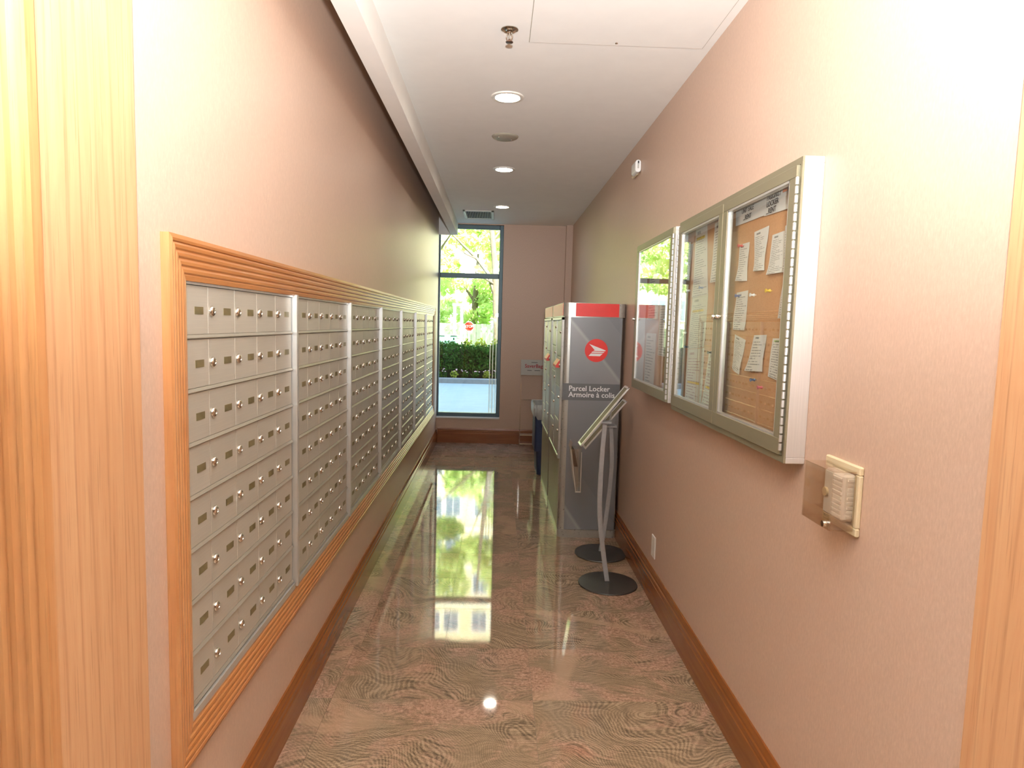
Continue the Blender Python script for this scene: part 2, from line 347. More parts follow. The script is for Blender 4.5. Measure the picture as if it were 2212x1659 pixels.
# ------------------------------------------------------------------ room shell
wl_ = MB()   # corridor wall with the mailbox opening left free
my0, my1, mz0, mz1 = 1.53, 7.90, 0.50, 1.69
wl_.box(XL - .12, XL, 1.40, my0, 0, 3.06); wl_.box(XL - .12, XL, my1, YE, 0, 3.06); wl_.box(XL - .12, XL, my0, my1, 0, mz0); wl_.box(XL - .12, XL, my0, my1, mz1, 3.06)
struct('wall_left', wl_, 'wall')
struct('wall_right', box(XR, XR + .12, 1.18, YE, 0, ZC), 'wall')
we = MB(); we.box(.064, 14, YE, YE + .22, -.12, 3.2); we.box(-14, XL, YE, YE + .22, -.12, 3.2); we.box(XL, .064, YE, YE + .22, -.12, .335); we.box(XL, .064, YE, YE + .22, 2.795, 3.2)
struct('wall_end', we, 'wall')
struct('wall_corner_pilaster', box(.85, XR, 8.30, YE, 0, ZC), 'wall')
struct('wall_lobby_left', box(-3.5, XL - .05, 1.10, 1.40, 0, ZC), 'wall')
struct('wall_lobby_right', box(XR + .07, 3.5, .88, 1.18, 0, ZC), 'wall')
lb = MB(); lb.box(-3.6, -3.5, -4, 1.4, 0, ZC); lb.box(3.5, 3.6, -4, 1.18, 0, ZC); lb.box(-3.6, 3.6, -4.1, -4, 0, ZC)
struct('wall_lobby_back', lb, 'wall')
cl_ = MB(); cl_.box(-3.6, 3.6, -4.1, 1.40, ZC, ZC + .1); cl_.box(-.605, 3.6, 1.40, YE, ZC, ZC + .1); cl_.box(XL - .12, -.605, 1.40, YE, 3.06, 3.1); cl_.box(-.62, -.605, 1.40, YE, ZC, 3.06); cl_.box(XL - .12, -.605, 1.385, 1.40, ZC, 3.06)
ceil = struct('ceiling', cl_, 'white')
struct('trim_1', box(-.605, -.518, 1.40, YE, 2.655, ZC), 'white')            # dropped bulkhead along the mailbox wall
struct('trim_2', box(XL, -.605, YE - .03, YE, 2.652, 3.06), 'white')
floor = struct('floor', box(-3.6, 3.6, -4.1, YE, -.12, -.004), 'grout')
xs = [XL, -.61, -.212, .188, .585, XR]; ty = [1.28 + .4305 * k for k in range(17)]
for j in range(len(ty)):
    y0, y1 = ty[j], min(ty[j] + .4305, YE)
    xs = [XL, -.64, .188, XR] if y1 < 3.1 else [XL, -.61, -.212, .188, XR]
    for i in range(len(xs) - 1):
        cx, cyy = (xs[i] + xs[i + 1]) / 2, (y0 + y1) / 2; hx, hy = (xs[i + 1] - xs[i]) / 2 - .0006, (y1 - y0) / 2 - .0006
        ob('tile', box(-hx, hx, -hy, hy, -.004, 0.0), 'granite', floor, loc=(cx, cyy, 0), local=True)
for i in range(9):
    for j in range(7): 
        x0, y0 = -3.5 + .778 * i, -4 + .755 * j
        ob('tile', box(-.388, .388, -.3765, .3765, -.004, 0.0), 'granite', floor, loc=(x0 + .389, y0 + .3775, 0), local=True)
# baseboards
def base_prof(h, t):
    return [(0, 0), (t, 0), (t, h * .66), (t * .86, h * .68), (t * .86, h * .80), (t * .62, h * .83), (t * .62, h * .90), (t * .35, h), (0, h)]
struct('baseboard_left', MB().extr([(XL + a, b) for a, b in base_prof(.165, .021)], 1, 1.40, YE), 'oakbase')
struct('baseboard_right', MB().extr([(XR - a, b) for a, b in base_prof(.18, .02)], 1, 1.183, 8.30), 'oakbase')
struct('baseboard_end', MB().extr([(YE - a, b) for a, b in base_prof(.19, .02)], 0, XL + .021, .85), 'oakx')
# doorway lining and fluted casing at the mouth of the corridor
struct('trim_3', box(XL - .05, XL + .006, 1.095, 1.398, 0, ZC), 'oakjamb', bev=.004)
struct('trim_4', box(XR - .006, XR + .07, .87, 1.183, 0, ZC), 'oakjamb', bev=.004)
def casing(xs_, sgn, yf):
    pr = [(0, 0)]; x = 0
    pr += [(0, -.022), (.012, -.024), (.014, -.017)]
    for k in range(4):
        a = .018 + .024 * k; pr += [(a, -.018), (a + .008, -.026), (a + .016, -.026), (a + .021, -.018)]
    pr += [(.120, -.034), (.135, -.034), (.135, 0)]
    return MB().extr([(xs_ + sgn * a, yf + b) for a, b in pr], 2, 0, ZC)
struct('trim_5', casing(XL + .012, -1, 1.098), 'oakz')
struct('trim_6', casing(XR - .012, 1, .873), 'oakz')

# ------------------------------------------------------------------ window
win = bpy.data.objects.new('window_1', None); COL.objects.link(win); win.location = (-.345, YE + .08, .335); tag(win, kind='structure')
fy0, fy1 = YE + .05, YE + .12
for a in ((.015, .064, .335, 2.795), (XL, XL + .02, .335, 2.795)): ob('window_jamb', box(a[0], a[1], fy0, fy1, a[2], a[3]), 'winframe', win, bev=.004)
ob('window_head', box(XL + .02, .015, fy0, fy1, 2.745, 2.795), 'winframe', win, bev=.004)
ob('window_rail', box(XL + .02, .015, fy0 - .01, fy1, 2.125, 2.185), 'winframe', win, bev=.004)
ob('window_base', box(XL + .02, .015, fy0, fy1, .335, .385), 'winframe', win, bev=.004)
ob('pane', box(XL + .02, .015, YE + .082, YE + .088, .385, 2.125), 'wglass', win)
ob('pane', box(XL + .02, .015, YE + .082, YE + .088, 2.185, 2.745), 'wglass', win)
ob('window_sill', box(XL, .066, YE - .02, YE + .05, .318, .338), 'thermo', win, bev=.003)

# ------------------------------------------------------------------ ceiling fittings
ORD = ['first', 'second', 'third', 'fourth']
def downlight(y, label, x=.03):
    t = thing('recessed_downlight', (x, y, ZC), label, 'ceiling light', 'recessed downlights along the corridor ceiling')
    ob('trim_ring', MB().lathe([(.066, -.002), (.07, -.008), (.088, -.006), (.092, 0)], (x, y, ZC), seg=32), 'lampring', t, smooth=True)
    ob('lens', MB().lathe([(0.0001, -.004), (.067, -.004), (.067, -.001)], (x, y, ZC), seg=16), 'lamp', t)
downlight(3.747, 'round glowing downlight between the sprinkler and the ceiling speaker')
downlight(5.445, 'round glowing downlight just beyond the ceiling speaker')
downlight(7.150, 'round glowing downlight beside the ceiling vent grille')
downlight(2.047, 'round downlight over the corridor mouth, nearest the wooden doorway')
t = thing('ceiling_speaker', (.026, 4.52, ZC), 'round grey speaker cover on the ceiling between two downlights', 'speaker')
ob('grille_plate', MB().lathe([(0.0001, -.012), (.075, -.011), (.086, -.006), (.09, 0)], (.026, 4.52, ZC), seg=36), 'speaker', t, smooth=True)
for dx, dy in ((-.04, -.03), (.045, .035)): ob('screw', MB().lathe([(0.0001, -.015), (.005, -.014), (.006, -.011)], (.026 + dx, 4.52 + dy, ZC), seg=8), 'chrome', t)
t = thing('fire_sprinkler', (.025, 2.915, ZC), 'chrome pendent fire sprinkler head on the ceiling', 'sprinkler')
c = (.025, 2.915, ZC)
ob('escutcheon', MB().lathe([(.037, 0), (.037, -.003), (.028, -.007), (.022, -.002), (.014, -.004)], c, seg=28), 'chrome', t, smooth=True)
ob('inlet', MB().lathe([(.012, 0), (.012, -.014), (.008, -.018)], c, seg=12), 'chrome', t, smooth=True)
for s in (-1, 1): ob('yoke_arm', MB().tube([(c[0] + s * .009, c[1], ZC - .014), (c[0] + s * .013, c[1], ZC - .028), (c[0] + s * .004, c[1], ZC - .044)], .0025, 6), 'chrome', t)
ob('bulb', MB().tube([(c[0], c[1], ZC - .016), (c[0], c[1], ZC - .04)], .0028, 8), 'chrome', t)
df = MB().lathe([(0.0001, -.044), (.006, -.044), (.007, -.05), (.016, -.052), (.016, -.0545), (0.0001, -.056)], c, seg=16); ob('deflector', df, 'bronze', t)
t = thing('ceiling_access_panel', (.5, 2.67, ZC), 'flat white square access hatch set into the ceiling', 'access panel')
pf = MB()
for a in ((.113, .116, 2.306, 3.034), (.89, .893, 2.306, 3.034), (.113, .893, 2.306, 2.309), (.113, .893, 3.031, 3.034)): pf.box(a[0], a[1], a[2], a[3], ZC - .0012, ZC)
ob('hatch_gap_shade', pf, 'speaker', t)  # darker strip paints the shade of the gap around the hatch
ob('hatch_door', box(.116, .89, 2.309, 3.031, ZC - .003, ZC - .0005), 'white', t)
ob('latch', MB().lathe([(0.0001, -.005), (.006, -.005), (.007, -.003)], (.5, 3.005, ZC), seg=12), 'chrome', t)
t = thing('vent_grille', (-.235, 7.71, ZC), 'rectangular slatted air vent in the ceiling before the window', 'vent')
x0, x1, y0, y1 = -.408, -.062, 7.42, 8.0
vf = MB(); vf.box(x0, x0 + .028, y0, y1, ZC - .012, ZC); vf.box(x1 - .028, x1, y0, y1, ZC - .012, ZC); vf.box(x0, x1, y0, y0 + .035, ZC - .012, ZC); vf.box(x0, x1, y1 - .035, y1, ZC - .012, ZC)
ob('vent_frame', vf, 'grille', t, bev=.002)
ob('vent_backing', box(x0 + .03, x1 - .03, y0 + .036, y1 - .036, ZC - .0015, ZC - .0005), 'ventdark', t)
for k in range(15):
    xx = x0 + .04 + k * (x1 - x0 - .08) / 14
    ob('slat', MB().add([(xx - .004, y0 + .036, ZC - .002), (xx - .0025, y0 + .036, ZC - .002), (xx + .0055, y0 + .036, ZC - .011), (xx + .004, y0 + .036, ZC - .011), (xx - .004, y1 - .036, ZC - .002), (xx - .0025, y1 - .036, ZC - .002), (xx + .0055, y1 - .036, ZC - .011), (xx + .004, y1 - .036, ZC - .011)],
        [(0, 1, 2, 3), (7, 6, 5, 4), (0, 4, 5, 1), (1, 5, 6, 2), (2, 6, 7, 3), (3, 7, 4, 0)]), 'grille', t)

# ------------------------------------------------------------------ mailboxes
PD, ROW, DW = .905, .1351, .174
zt = 1.627; XD = XL - .002
names = ['first', 'second', 'third', 'fourth', 'fifth', 'sixth', 'seventh']
dm = MB().box(-.006, .0, -DW / 2 + .0012, DW / 2 - .0012, -ROW / 2 + .011, ROW / 2 - .0012)
DOOR = LOCK = PLATE = None
for b in range(7):
    ys = 1.565 + PD * b
    lab = '%s bank of silver mailbox doors counted from the wooden doorway' % names[b]
    if b == 6: lab = 'seventh and last bank of silver mailbox doors, next to the window'
    bank = thing('mailbox_bank', (XD, ys + PD / 2, zt - 8 * ROW), lab, 'mailbox unit', 'banks of apartment mailboxes')
    ob('housing', box(XD - .05, XD - .008, ys, ys + PD, zt - 8 * ROW - .02, zt + .02), 'rail', bank)
    ob('top_strip', box(XD - .008, XD + .006, ys, ys + 5 * DW, zt, zt + .022), 'alu', bank)
    ob('bottom_strip', box(XD - .008, XD + .012, ys, ys + 5 * DW, zt - 8 * ROW - .028, zt - 8 * ROW - .002), 'alu', bank)
    ob('divider', box(XD - .008, XD + .02, ys + 5 * DW + .006, ys + 5 * DW + .026, zt - 8 * ROW - .019, zt + .010), 'alu', bank, bev=.0015)
    for r in range(8):
        zc = zt - ROW * (r + .5)
        rl = [(XD - .008, zc - ROW / 2), (XD + .003, zc - ROW / 2), (XD + .006, zc - ROW / 2 + .003), (XD + .001, zc - ROW / 2 + .0105), (XD - .008, zc - ROW / 2 + .0105)]
        ob('rail', MB().extr(rl, 1, ys, ys + 5 * DW), 'rail', bank)
        for c_ in range(5):
            loc = Vector((XD, ys + DW * (c_ + .5), zc)) - bank.location
            if DOOR is None:
                DOOR = ob('door', dm, 'door', bank, loc=loc, local=True, bev=.0008)
                PLATE = ob('number_plate', MB().box(0, .0012, -.024, .024, -.0095, .0095), 'plate', DOOR, loc=(0, .034, .004), local=True)
                LOCK = ob('lock', MB().lathe([(.0142, 0), (.0142, .003), (.0125, .0065), (.0095, .0085), (.0055, .0092), (.005, .0076), (0.0001, .0076)], ax='x', seg=16), 'chrome', DOOR, loc=(0, -.067, .004), local=True, smooth=True)
            else:
                d = copy(DOOR, 'door', bank, loc)
                if c_ == 0 and False: pass
                copy(PLATE, 'number_plate', d, PLATE.location)
                copy(LOCK, 'lock', d, LOCK.location)
# fluted oak surround
fr = thing('mailbox_surround', (XL, 4.69, .46), 'fluted oak picture-frame moulding around the wall of mailboxes', 'wood frame')
fp = [(0, 0), (0, .030), (.010, .034), (.016, .032), (.018, .026)]
for k in range(4):
    a = .019 + .0185 * k; h = .031 - .0035 * k; fp += [(a, h - .003), (a + .005, h), (a + .0125, h - .001), (a + .0165, h - .007)]
fp += [(.094, .016), (.106, .013), (.106, 0)]
fp = [(u_ * .955, h_ * .66) for u_, h_ in fp]
oy0, oy1, oz0, oz1 = 1.497, 7.935, .430, 1.735
def side(A, B):   # A,B functions of inset u -> (y,z)
    mb = MB(); n = len(fp)
    va = [(XL + h, *A(u)) for u, h in fp]; vb = [(XL + h, *B(u)) for u, h in fp]
    return mb.add(va + vb, [(i, (i + 1) % n, (i + 1) % n + n, i + n) for i in range(n)] + [tuple(range(n)), tuple(range(n, 2 * n))[::-1]])
c00 = lambda u: (oy0 + u, oz0 + u); c01 = lambda u: (oy0 + u, oz1 - u); c10 = lambda u: (oy1 - u, oz0 + u); c11 = lambda u: (oy1 - u, oz1 - u)
ob('moulding_top', side(c01, c11), 'oaky', fr); ob('moulding_bottom', side(c00, c10), 'oaky', fr)
ob('moulding_upright', side(c00, c01), 'oakz', fr); ob('moulding_upright', side(c10, c11), 'oakz', fr)

# ------------------------------------------------------------------ parcel lockers
LX0, LX1, LD = .482, .918, .905
def rrect(x0, x1, y0, y1, r, n=5):
    p = []
    for cx, cy_, a0 in ((x1 - r, y0 + r, -90), (x1 - r, y1 - r, 0), (x0 + r, y1 - r, 90), (x0 + r, y0 + r, 180)):
        for k in range(n + 1):
            a = math.radians(a0 + 90 * k / n); p.append((cx + r * math.cos(a), cy_ + r * math.sin(a)))
    return p
def locker(y0, lab, first):
    y1 = y0 + LD
    t = thing('parcel_locker', ((LX0 + LX1) / 2, (y0 + y1) / 2, 0), lab, 'parcel locker', 'parcel lockers against the wall')
    ob('body', MB().extr(rrect(LX0 + .006, LX1 - .006, y0 + .006, y1 - .004, .03), 2, .055, 1.617), 'silver', t, smooth=True)
    ob('base', MB().extr(rrect(LX0, LX1, y0, y1 - .002, .032), 2, 0, .058), 'silver', t, smooth=True)
    ob('top_cap', MB().extr(rrect(LX0 - .004, LX1 + .006, y0 - .004, y1 - .002, .04), 2, 1.617, 1.715), 'silver', t, smooth=True)
    ob('red_band', box(LX0 - .007, LX0 + .02, y0 + .05, y1 - .05, 1.622, 1.712), 'red', t)
    if first:
        ob('red_band', box(.563, .872, y0 - .0065, y0 + .02, 1.620, 1.713), 'red', t)
        e = ob('end_panel', box(.53, .90, y0 + .001, y0 + .01, .06, 1.612), 'lgraph', t)
        ob('label_band', box(.486, .90, y0 - .0005, y0 + .008, 1.017, 1.138), 'band', t)
        for s, z in (('Parcel Locker', 1.085), ('Armoire à colis', 1.040)):
            ob('lettering', textmesh(s, .0535, (.53, y0 - .0008, z), (1, 0, 0), (0, 0, 1), bold=.0006), 'wtext', t)
        cx, cz, R_ = .720, 1.379, .083
        em = ob('emblem', MB().lathe([(0.0001, 0), (R_, 0), (R_, .003), (0.0001, .003)], (cx, y0 - .002, cz), 'y', 48), 'red', t)
        def lp(pts): 
            k = R_ / 107.0; q = [(cx + (a - 815) * k, cz - (b - 602) * k) for a, b in pts]
            return MB().extr(q, 1, y0 - .0028, y0 - .0015)
        for pts in ([(748, 543), (903, 600), (896, 607), (784, 607), (800, 599)], [(778, 613), (891, 613), (880, 624), (768, 624)], [(764, 630), (875, 630), (850, 654), (744, 654)]):
            ob('emblem_wing', lp(pts), 'wtext', em)
    # door field on the corridor side
    fx = LX0
    for a in ((y0 + .05, y0 + .072), (y1 - .072, y1 - .05)): ob('frame_post', box(fx - .012, fx + .012, a[0], a[1], .59, 1.612), 'silver', t, bev=.003)
    ob('frame_rail', box(fx - .012, fx + .012, y0 + .05, y1 - .05, 1.59, 1.612), 'silver', t, bev=.003)
    ob('frame_rail', box(fx - .012, fx + .012, y0 + .05, y1 - .05, .575, .6), 'silver', t, bev=.003)
    ob('kick_panel', box(fx - .001, fx + .012, y0 + .04, y1 - .04, .06, .575), 'lkick', t)
    rows = {0: [.602, .85, 1.10, 1.32, 1.588], 1: [.602, .80, 1.0, 1.19, 1.39, 1.588]}
    cw = (LD - .15) / 2
    for ci in (0, 1):
        ya = y0 + .075 + ci * (cw + .002)
        zz = rows[ci]
        for k in range(len(zz) - 1):
            d = ob('door', box(fx - .006, fx + .009, ya + .004, ya + cw - .004, zz[k] + .003, zz[k + 1] - .003), 'ldoor', t, bev=.002)
            ob('lock', MB().lathe([(.011, 0), (.011, -.006), (.007, -.012), (0.0001, -.012)], (fx - .006, ya + .05, (zz[k] + zz[k + 1]) / 2 + .05), 'x', 12), 'chrome', d, smooth=True)
        ob('door_strip', box(fx - .011, fx + .009, ya + cw - .003, ya + cw + .005, .602, 1.588), 'silver', t)
    hz = 1.30
    ya = y0 + .17
    ob('mail_slot_hood', MB().extr([(fx - .004, hz), (fx - .034, hz - .045), (fx - .034, hz - .062), (fx - .004, hz - .062)], 1, ya, ya + .24), 'red', t)
    return t
locker(4.67, 'grey parcel locker with a red band and round emblem on its end panel', True)
locker(4.67 + LD + .008, 'second parcel locker tower behind the one bearing the round emblem', False)

# ------------------------------------------------------------------ notice cabinets
def rect_frame(y0, y1, z0, z1, wy0, wy1, wz0, wz1, x0, x1):
    m = MB(); m.box(x0, x1, y0, y1, z1 - wz1, z1); m.box(x0, x1, y0, y1, z0, z0 + wz0); m.box(x0, x1, y0, y0 + wy0, z0 + wz0, z1 - wz1); m.box(x0, x1, y1 - wy1, y1, z0 + wz0, z1 - wz1); return m
def cab_door(par, y0, y1, z0, z1, xf, hinge_near, w=.048):
    """door leaf lying in x = xf .. xf+.012; hinge on the near (low y) or far side"""
    d = ob('door', rect_frame(y0, y1, z0, z1, w, w, .05, .034, xf, xf + .014), 'cabinet', par, bev=.0015)
    bead = MB()
    for a in ((y0 + w, y0 + w + .007, z0 + .05, z1 - .034), (y1 - w - .007, y1 - w, z0 + .05, z1 - .034), (y0 + w, y1 - w, z0 + .05, z0 + .057), (y0 + w, y1 - w, z1 - .041, z1 - .034)): bead.box(xf + .002, xf + .02, *a)
    ob('glazing_bead', bead, 'alu', d)
    ob('pane', box(xf + .006, xf + .009, y0 + w, y1 - w, z0 + .05, z1 - .034), 'glass', d)
    hy = y0 - .005 if hinge_near else y1 + .005
    hm = MB(); n = int((z1 - z0 - .03) / .026)
    for k in range(n):
        za = z0 + .015 + k * .026; hm.tube([(xf + .001, hy, za), (xf + .001, hy, za + .021)], .0055, 8)
    ob('hinge', hm, 'alu', d, smooth=True)
    ly = y1 - .02 if hinge_near else y0 + .02
    ob('lock', MB().lathe([(.009, 0), (.009, -.012), (.006, -.016), (0.0001, -.016)], (xf, ly, 1.601), 'x', 14), 'chrome', d, smooth=True)
    return d
nb = thing('notice_cabinet', (XR, 2.53, 1.16), 'double-door glazed aluminium notice cabinet with a cork back, nearest the doorway', 'notice board')
ob('case', rect_frame(1.90, 3.16, 1.157, 2.054, .012, .012, .018, .018, .872, XR), 'cabside', nb, bev=.0015)
ob('face_frame', rect_frame(1.901, 3.159, 1.158, 2.053, .012, .012, .020, .020, .866, .874), 'cabinet', nb)
ob('cork_back', box(.905, .918, 1.912, 3.148, 1.175, 2.036), 'cork', nb)
cab_door(nb, 1.918, 2.53, 1.18, 2.032, .858, True, .044)
cab_door(nb, 2.536, 3.145, 1.18, 2.032, .858, False, .044)
nb2 = thing('notice_cabinet', (XR, 3.55, 1.18), 'single-door glazed notice cabinet reflecting the window, beside the parcel locker', 'notice board')
ob('case', rect_frame(3.168, 3.985, 1.185, 2.040, .012, .012, .018, .018, .850, XR - .001), 'cabside', nb2, bev=.0015)
ob('cork_back', box(.905, .918, 3.18, 3.973, 1.2, 2.025), 'cork', nb2)
cab_door(nb2, 3.172, 3.98, 1.188, 2.037, .838, True, .046)

def sheet(name, quad, mat, label, cat='paper', curl=.004, x=.9035, nu=4, nv=6, group='papers pinned inside the notice cabinets', seed=0):
    """quad: (y,z) top-left, top-right, bottom-right, bottom-left as read from the corridor; curled off the cork"""
    rs = random.Random(seed); m = MB(); uv = []
    ph = rs.uniform(0, 6)
    for th in (0, 1):
        for j in range(nv + 1):
            for i in range(nu + 1):
                a, b = i / nu, j / nv
                P = [(quad[0][k] * (1 - a) + quad[1][k] * a) * (1 - b) + (quad[3][k] * (1 - a) + quad[2][k] * a) * b for k in (0, 1)]
                lift = .001 + curl * (b ** 1.6) * (.6 + .4 * math.sin(ph + 3 * a + 4 * b)) ** 2
                m.v.append((x - lift + th * .0004, P[0], P[1])); uv.append((a, 1 - b))
    n1 = (nu + 1) * (nv + 1)
    for th in (0, 1):
        for j in range(nv):
            for i in range(nu):
                q = [th * n1 + j * (nu + 1) + i, th * n1 + j * (nu + 1) + i + 1, th * n1 + (j + 1) * (nu + 1) + i + 1, th * n1 + (j + 1) * (nu + 1) + i]
                m.f.append(tuple(q if th == 0 else q[::-1]))
    ring = [i for i in range(nu + 1)] + [(j + 1) * (nu + 1) - 1 for j in range(1, nv + 1)] + [nv * (nu + 1) + i for i in range(nu - 1, -1, -1)] + [j * (nu + 1) for j in range(nv - 1, 0, -1)]
    for k in range(len(ring)):
        a, b = ring[k], ring[(k + 1) % len(ring)]; m.f.append((a, b, b + n1, a + n1))
    c = (x, sum(q[0] for q in quad) / 4, sum(q[1] for q in quad) / 4)
    o = ob(name, m, mat, loc=c, smooth=True, uv=uv)
    return tag(o, label, cat, group)
UY = (0, -1, 0); UZ = (0, 0, 1)
h1 = sheet('paper_heading', [(2.52, 2.005), (2.254, 2.005), (2.246, 1.942), (2.513, 1.945)], 'pblank', 'white paper heading lettered UNIT SALE RENT at the top of the cork', 'heading', .0015, seed=1)
h2 = sheet('paper_heading', [(2.252, 2.006), (2.064, 2.006), (2.054, 1.933), (2.244, 1.939)], 'pblank', 'white paper heading lettered PARKING LOCKER RENT at the top of the cork', 'heading', .0015, x=.9025, seed=2)
h3 = sheet('paper_heading', [(2.062, 2.006), (1.965, 2.006), (1.955, 1.936), (2.052, 1.933)], 'pblank', 'white paper heading beginning with OTH beside the cabinet hinge', 'heading', .0015, seed=3)
def words(par, s, y, z, size=.019): ob('lettering', textmesh(s, size, (par.location.x - .0045, y, z), UY, UZ, bold=.0003, depth=.0002), 'ktext', par)
words(h1, 'UNIT SALE', 2.45, 1.980, .024); words(h1, '...RENT', 2.43, 1.954, .024)
words(h2, 'PARKING /', 2.222, 1.986, .023); words(h2, 'LOCKER', 2.222, 1.964, .025); words(h2, '...RENT', 2.222, 1.941, .025)
words(h3, 'OTHER', 2.047, 1.982, .022)
ob('orange_tab', box(.8985, .8992, 2.066, 2.10, 1.990, 2.006), 'orange', h2)
slips = [
 ([(2.46, 1.869), (2.364, 1.868), (2.366, 1.729), (2.463, 1.735)], 'ppaper2', 'narrow printed slip hung from a red push pin'),
 ([(2.325, 1.897), (2.2, 1.902), (2.214, 1.755), (2.302, 1.758)], 'ppaper', 'printed slip high on the cork below the LOCKER heading'),
 ([(2.168, 1.866), (2.063, 1.868), (2.061, 1.737), (2.187, 1.737)], 'ppaper', 'printed slip overlapped by another slip near the cabinet hinge'),
 ([(2.07, 1.882), (1.99, 1.882), (1.99, 1.744), (2.075, 1.743)], 'ppaper2', 'printed slip tucked against the near door frame, topmost there'),
 ([(2.059, 1.723), (1.975, 1.725), (1.98, 1.591), (2.088, 1.592)], 'ppaper2', 'printed slip tucked behind the near door frame at mid height'),
 ([(2.462, 1.691), (2.35, 1.695), (2.356, 1.551), (2.474, 1.552)], 'ppaper2', 'printed slip hung from a dark blue push pin'),
 ([(2.457, 1.535), (2.347, 1.516), (2.378, 1.388), (2.461, 1.408)], 'ppaper', 'crooked slip with a torn lower edge beside the middle door frame'),
 ([(2.271, 1.535), (2.165, 1.538), (2.181, 1.413), (2.324, 1.406)], 'pbold', 'wavy slip with bold black lines low on the cork'),
 ([(2.115, 1.527), (1.985, 1.531), (1.99, 1.390), (2.135, 1.401)], 'pgreen', 'slip with a green-marked heading low beside the near hinge')]
for i, (q, mt, lb_) in enumerate(slips): sheet('paper_slip', q, mt, lb_, 'paper', .010, .9035 if i != 3 else .9015, seed=10 + i)
farp = [
 ([(3.022, 2.008), (2.86, 2.006), (2.80, 1.699), (3.016, 1.695)], 'phi', 'long notice with a yellow marked line in the far door of the double cabinet'),
 ([(3.02, 1.697), (2.80, 1.699), (2.808, 1.473), (3.057, 1.455)], 'phi2', 'middle notice with a yellow line, directly under the long notice'),
 ([(3.057, 1.453), (2.813, 1.471), (2.808, 1.204), (3.061, 1.204)], 'pcol', 'lowest notice with pink lines in the stack behind the far door'),
 ([(2.759, 1.992), (2.60, 2.002), (2.60, 1.747), (2.768, 1.747)], 'ppaper', 'notice with a small dark photograph near the middle door frame'),
 ([(2.745, 1.459), (2.60, 1.466), (2.61, 1.195), (2.808, 1.204)], 'pcol', 'tall coloured notice at the bottom beside the middle door frame'),
 ([(3.145, 1.955), (3.059, 1.945), (3.085, 1.776), (3.145, 1.78)], 'ppaper', 'pale sheet curling at the far edge of the double cabinet')]
for i, (q, mt, lb_) in enumerate(farp):
    s_ = sheet('notice_sheet', q, mt, lb_, 'notice', .006, .9035, seed=30 + i)
    if i == 3: ob('photograph', box(.900, .9006, 2.655, 2.695, 1.838, 1.893), 'photo', s_)
for i, (q, mt, lb_) in enumerate([([(3.90, 1.93), (3.66, 1.93), (3.66, 1.60), (3.90, 1.60)], 'ppaper', 'notice sheet high inside the single-door cabinet'), ([(3.62, 1.70), (3.40, 1.70), (3.40, 1.40), (3.62, 1.40)], 'ppaper', 'notice sheet in the middle of the single-door cabinet'), ([(3.92, 1.52), (3.68, 1.52), (3.68, 1.23), (3.92, 1.23)], 'ppaper2', 'notice sheet at the bottom of the single-door cabinet'), ([(3.36, 1.62), (3.22, 1.62), (3.22, 1.24), (3.36, 1.24)], 'ppaper2', 'narrow notice sheet beside the hinge of the single-door cabinet')]):
    sheet('notice_sheet', q, mt, lb_, 'notice', .004, .9035, seed=50 + i)
def pin(y, z, mat, label, x=.9035):
    o = ob('push_pin', MB().lathe([(.0012, 0), (.0012, -.006), (.006, -.007), (.0055, -.009), (.0035, -.012), (.004, -.018), (.0068, -.020), (.006, -.023), (0.0001, -.023)], (x, y, z), 'x', 12), mat, loc=(x, y, z), smooth=True)
    tag(o, label, 'push pin', 'push pins in the cork')
for a in ((2.136, 1.682, 'pinyel', 'yellow push pin alone on the cork'), (2.268, 1.674, 'pinwhite', 'white push pin alone on the cork of the near door'), (2.218, 1.382, 'pinblue', 'blue push pin below the wavy slip'),
          (2.154, 1.362, 'pinpink', 'pink push pin lowest on the near cork'), (2.408, 1.859, 'pinred', 'red push pin holding the narrow slip'), (2.408, 1.677, 'pinblue', 'dark blue push pin holding a printed slip'),
          (3.043, 1.728, 'pinwhite', 'white push pin beside the long notice'), (2.851, 1.731, 'pinblue', 'blue push pin at the foot of the long notice'), (3.071, 1.533, 'pinwhite', 'white push pin beside the middle notice'),
          (3.028, 1.467, 'pinblack', 'black push pin between the middle and lowest notices'), (2.687, 1.455, 'pinblack', 'black push pin on the tall coloured notice')):
    pin(a[0], a[1], a[2], a[3], .8995)

# ------------------------------------------------------------------ thermostat, detector, outlet
t = thing('thermostat_guard', (XR, 1.67, 1.04), 'white thermostat under a clear plastic guard box on the wall', 'thermostat')
gx, ga, gb, gz0, gz1 = .856, 1.597, 1.745, 1.048, 1.202
ob('base_plate', rect_frame(ga - .012, gb + .012, gz0 - .012, gz1 + .014, .022, .022, .022, .022, XR - .012, XR), 'beige', t, bev=.003)
gm = MB(); w = .003
gm.box(gx, gx + w, ga, gb, gz0, gz1); gm.box(gx + w, XR - .012, ga, ga + w, gz0, gz1); gm.box(gx + w, XR - .012, gb - w, gb, gz0, gz1); gm.box(gx + w, XR - .012, ga + w, gb - w, gz0, gz0 + w); gm.box(gx + w, XR - .012, ga + w, gb - w, gz1 - w, gz1)
ob('clear_cover', gm, 'guard', t)
ob('thermostat_body', box(.893, XR - .001, 1.612, 1.71, 1.068, 1.190), 'thermo', t, bev=.006)
for k in range(9): ob('vent_rib', box(.8895, .894, 1.616, 1.660, 1.078 + k * .012, 1.084 + k * .012), 'thermo', t)
for k in range(9): ob('vent_rib', box(.905, .926, 1.609, 1.613, 1.078 + k * .012, 1.084 + k * .012), 'thermo', t)
ob('dial', MB().lathe([(.012, 0), (.012, -.006), (0.0001, -.006)], (.893, 1.692, 1.128), 'x', 16), 'beige', t)
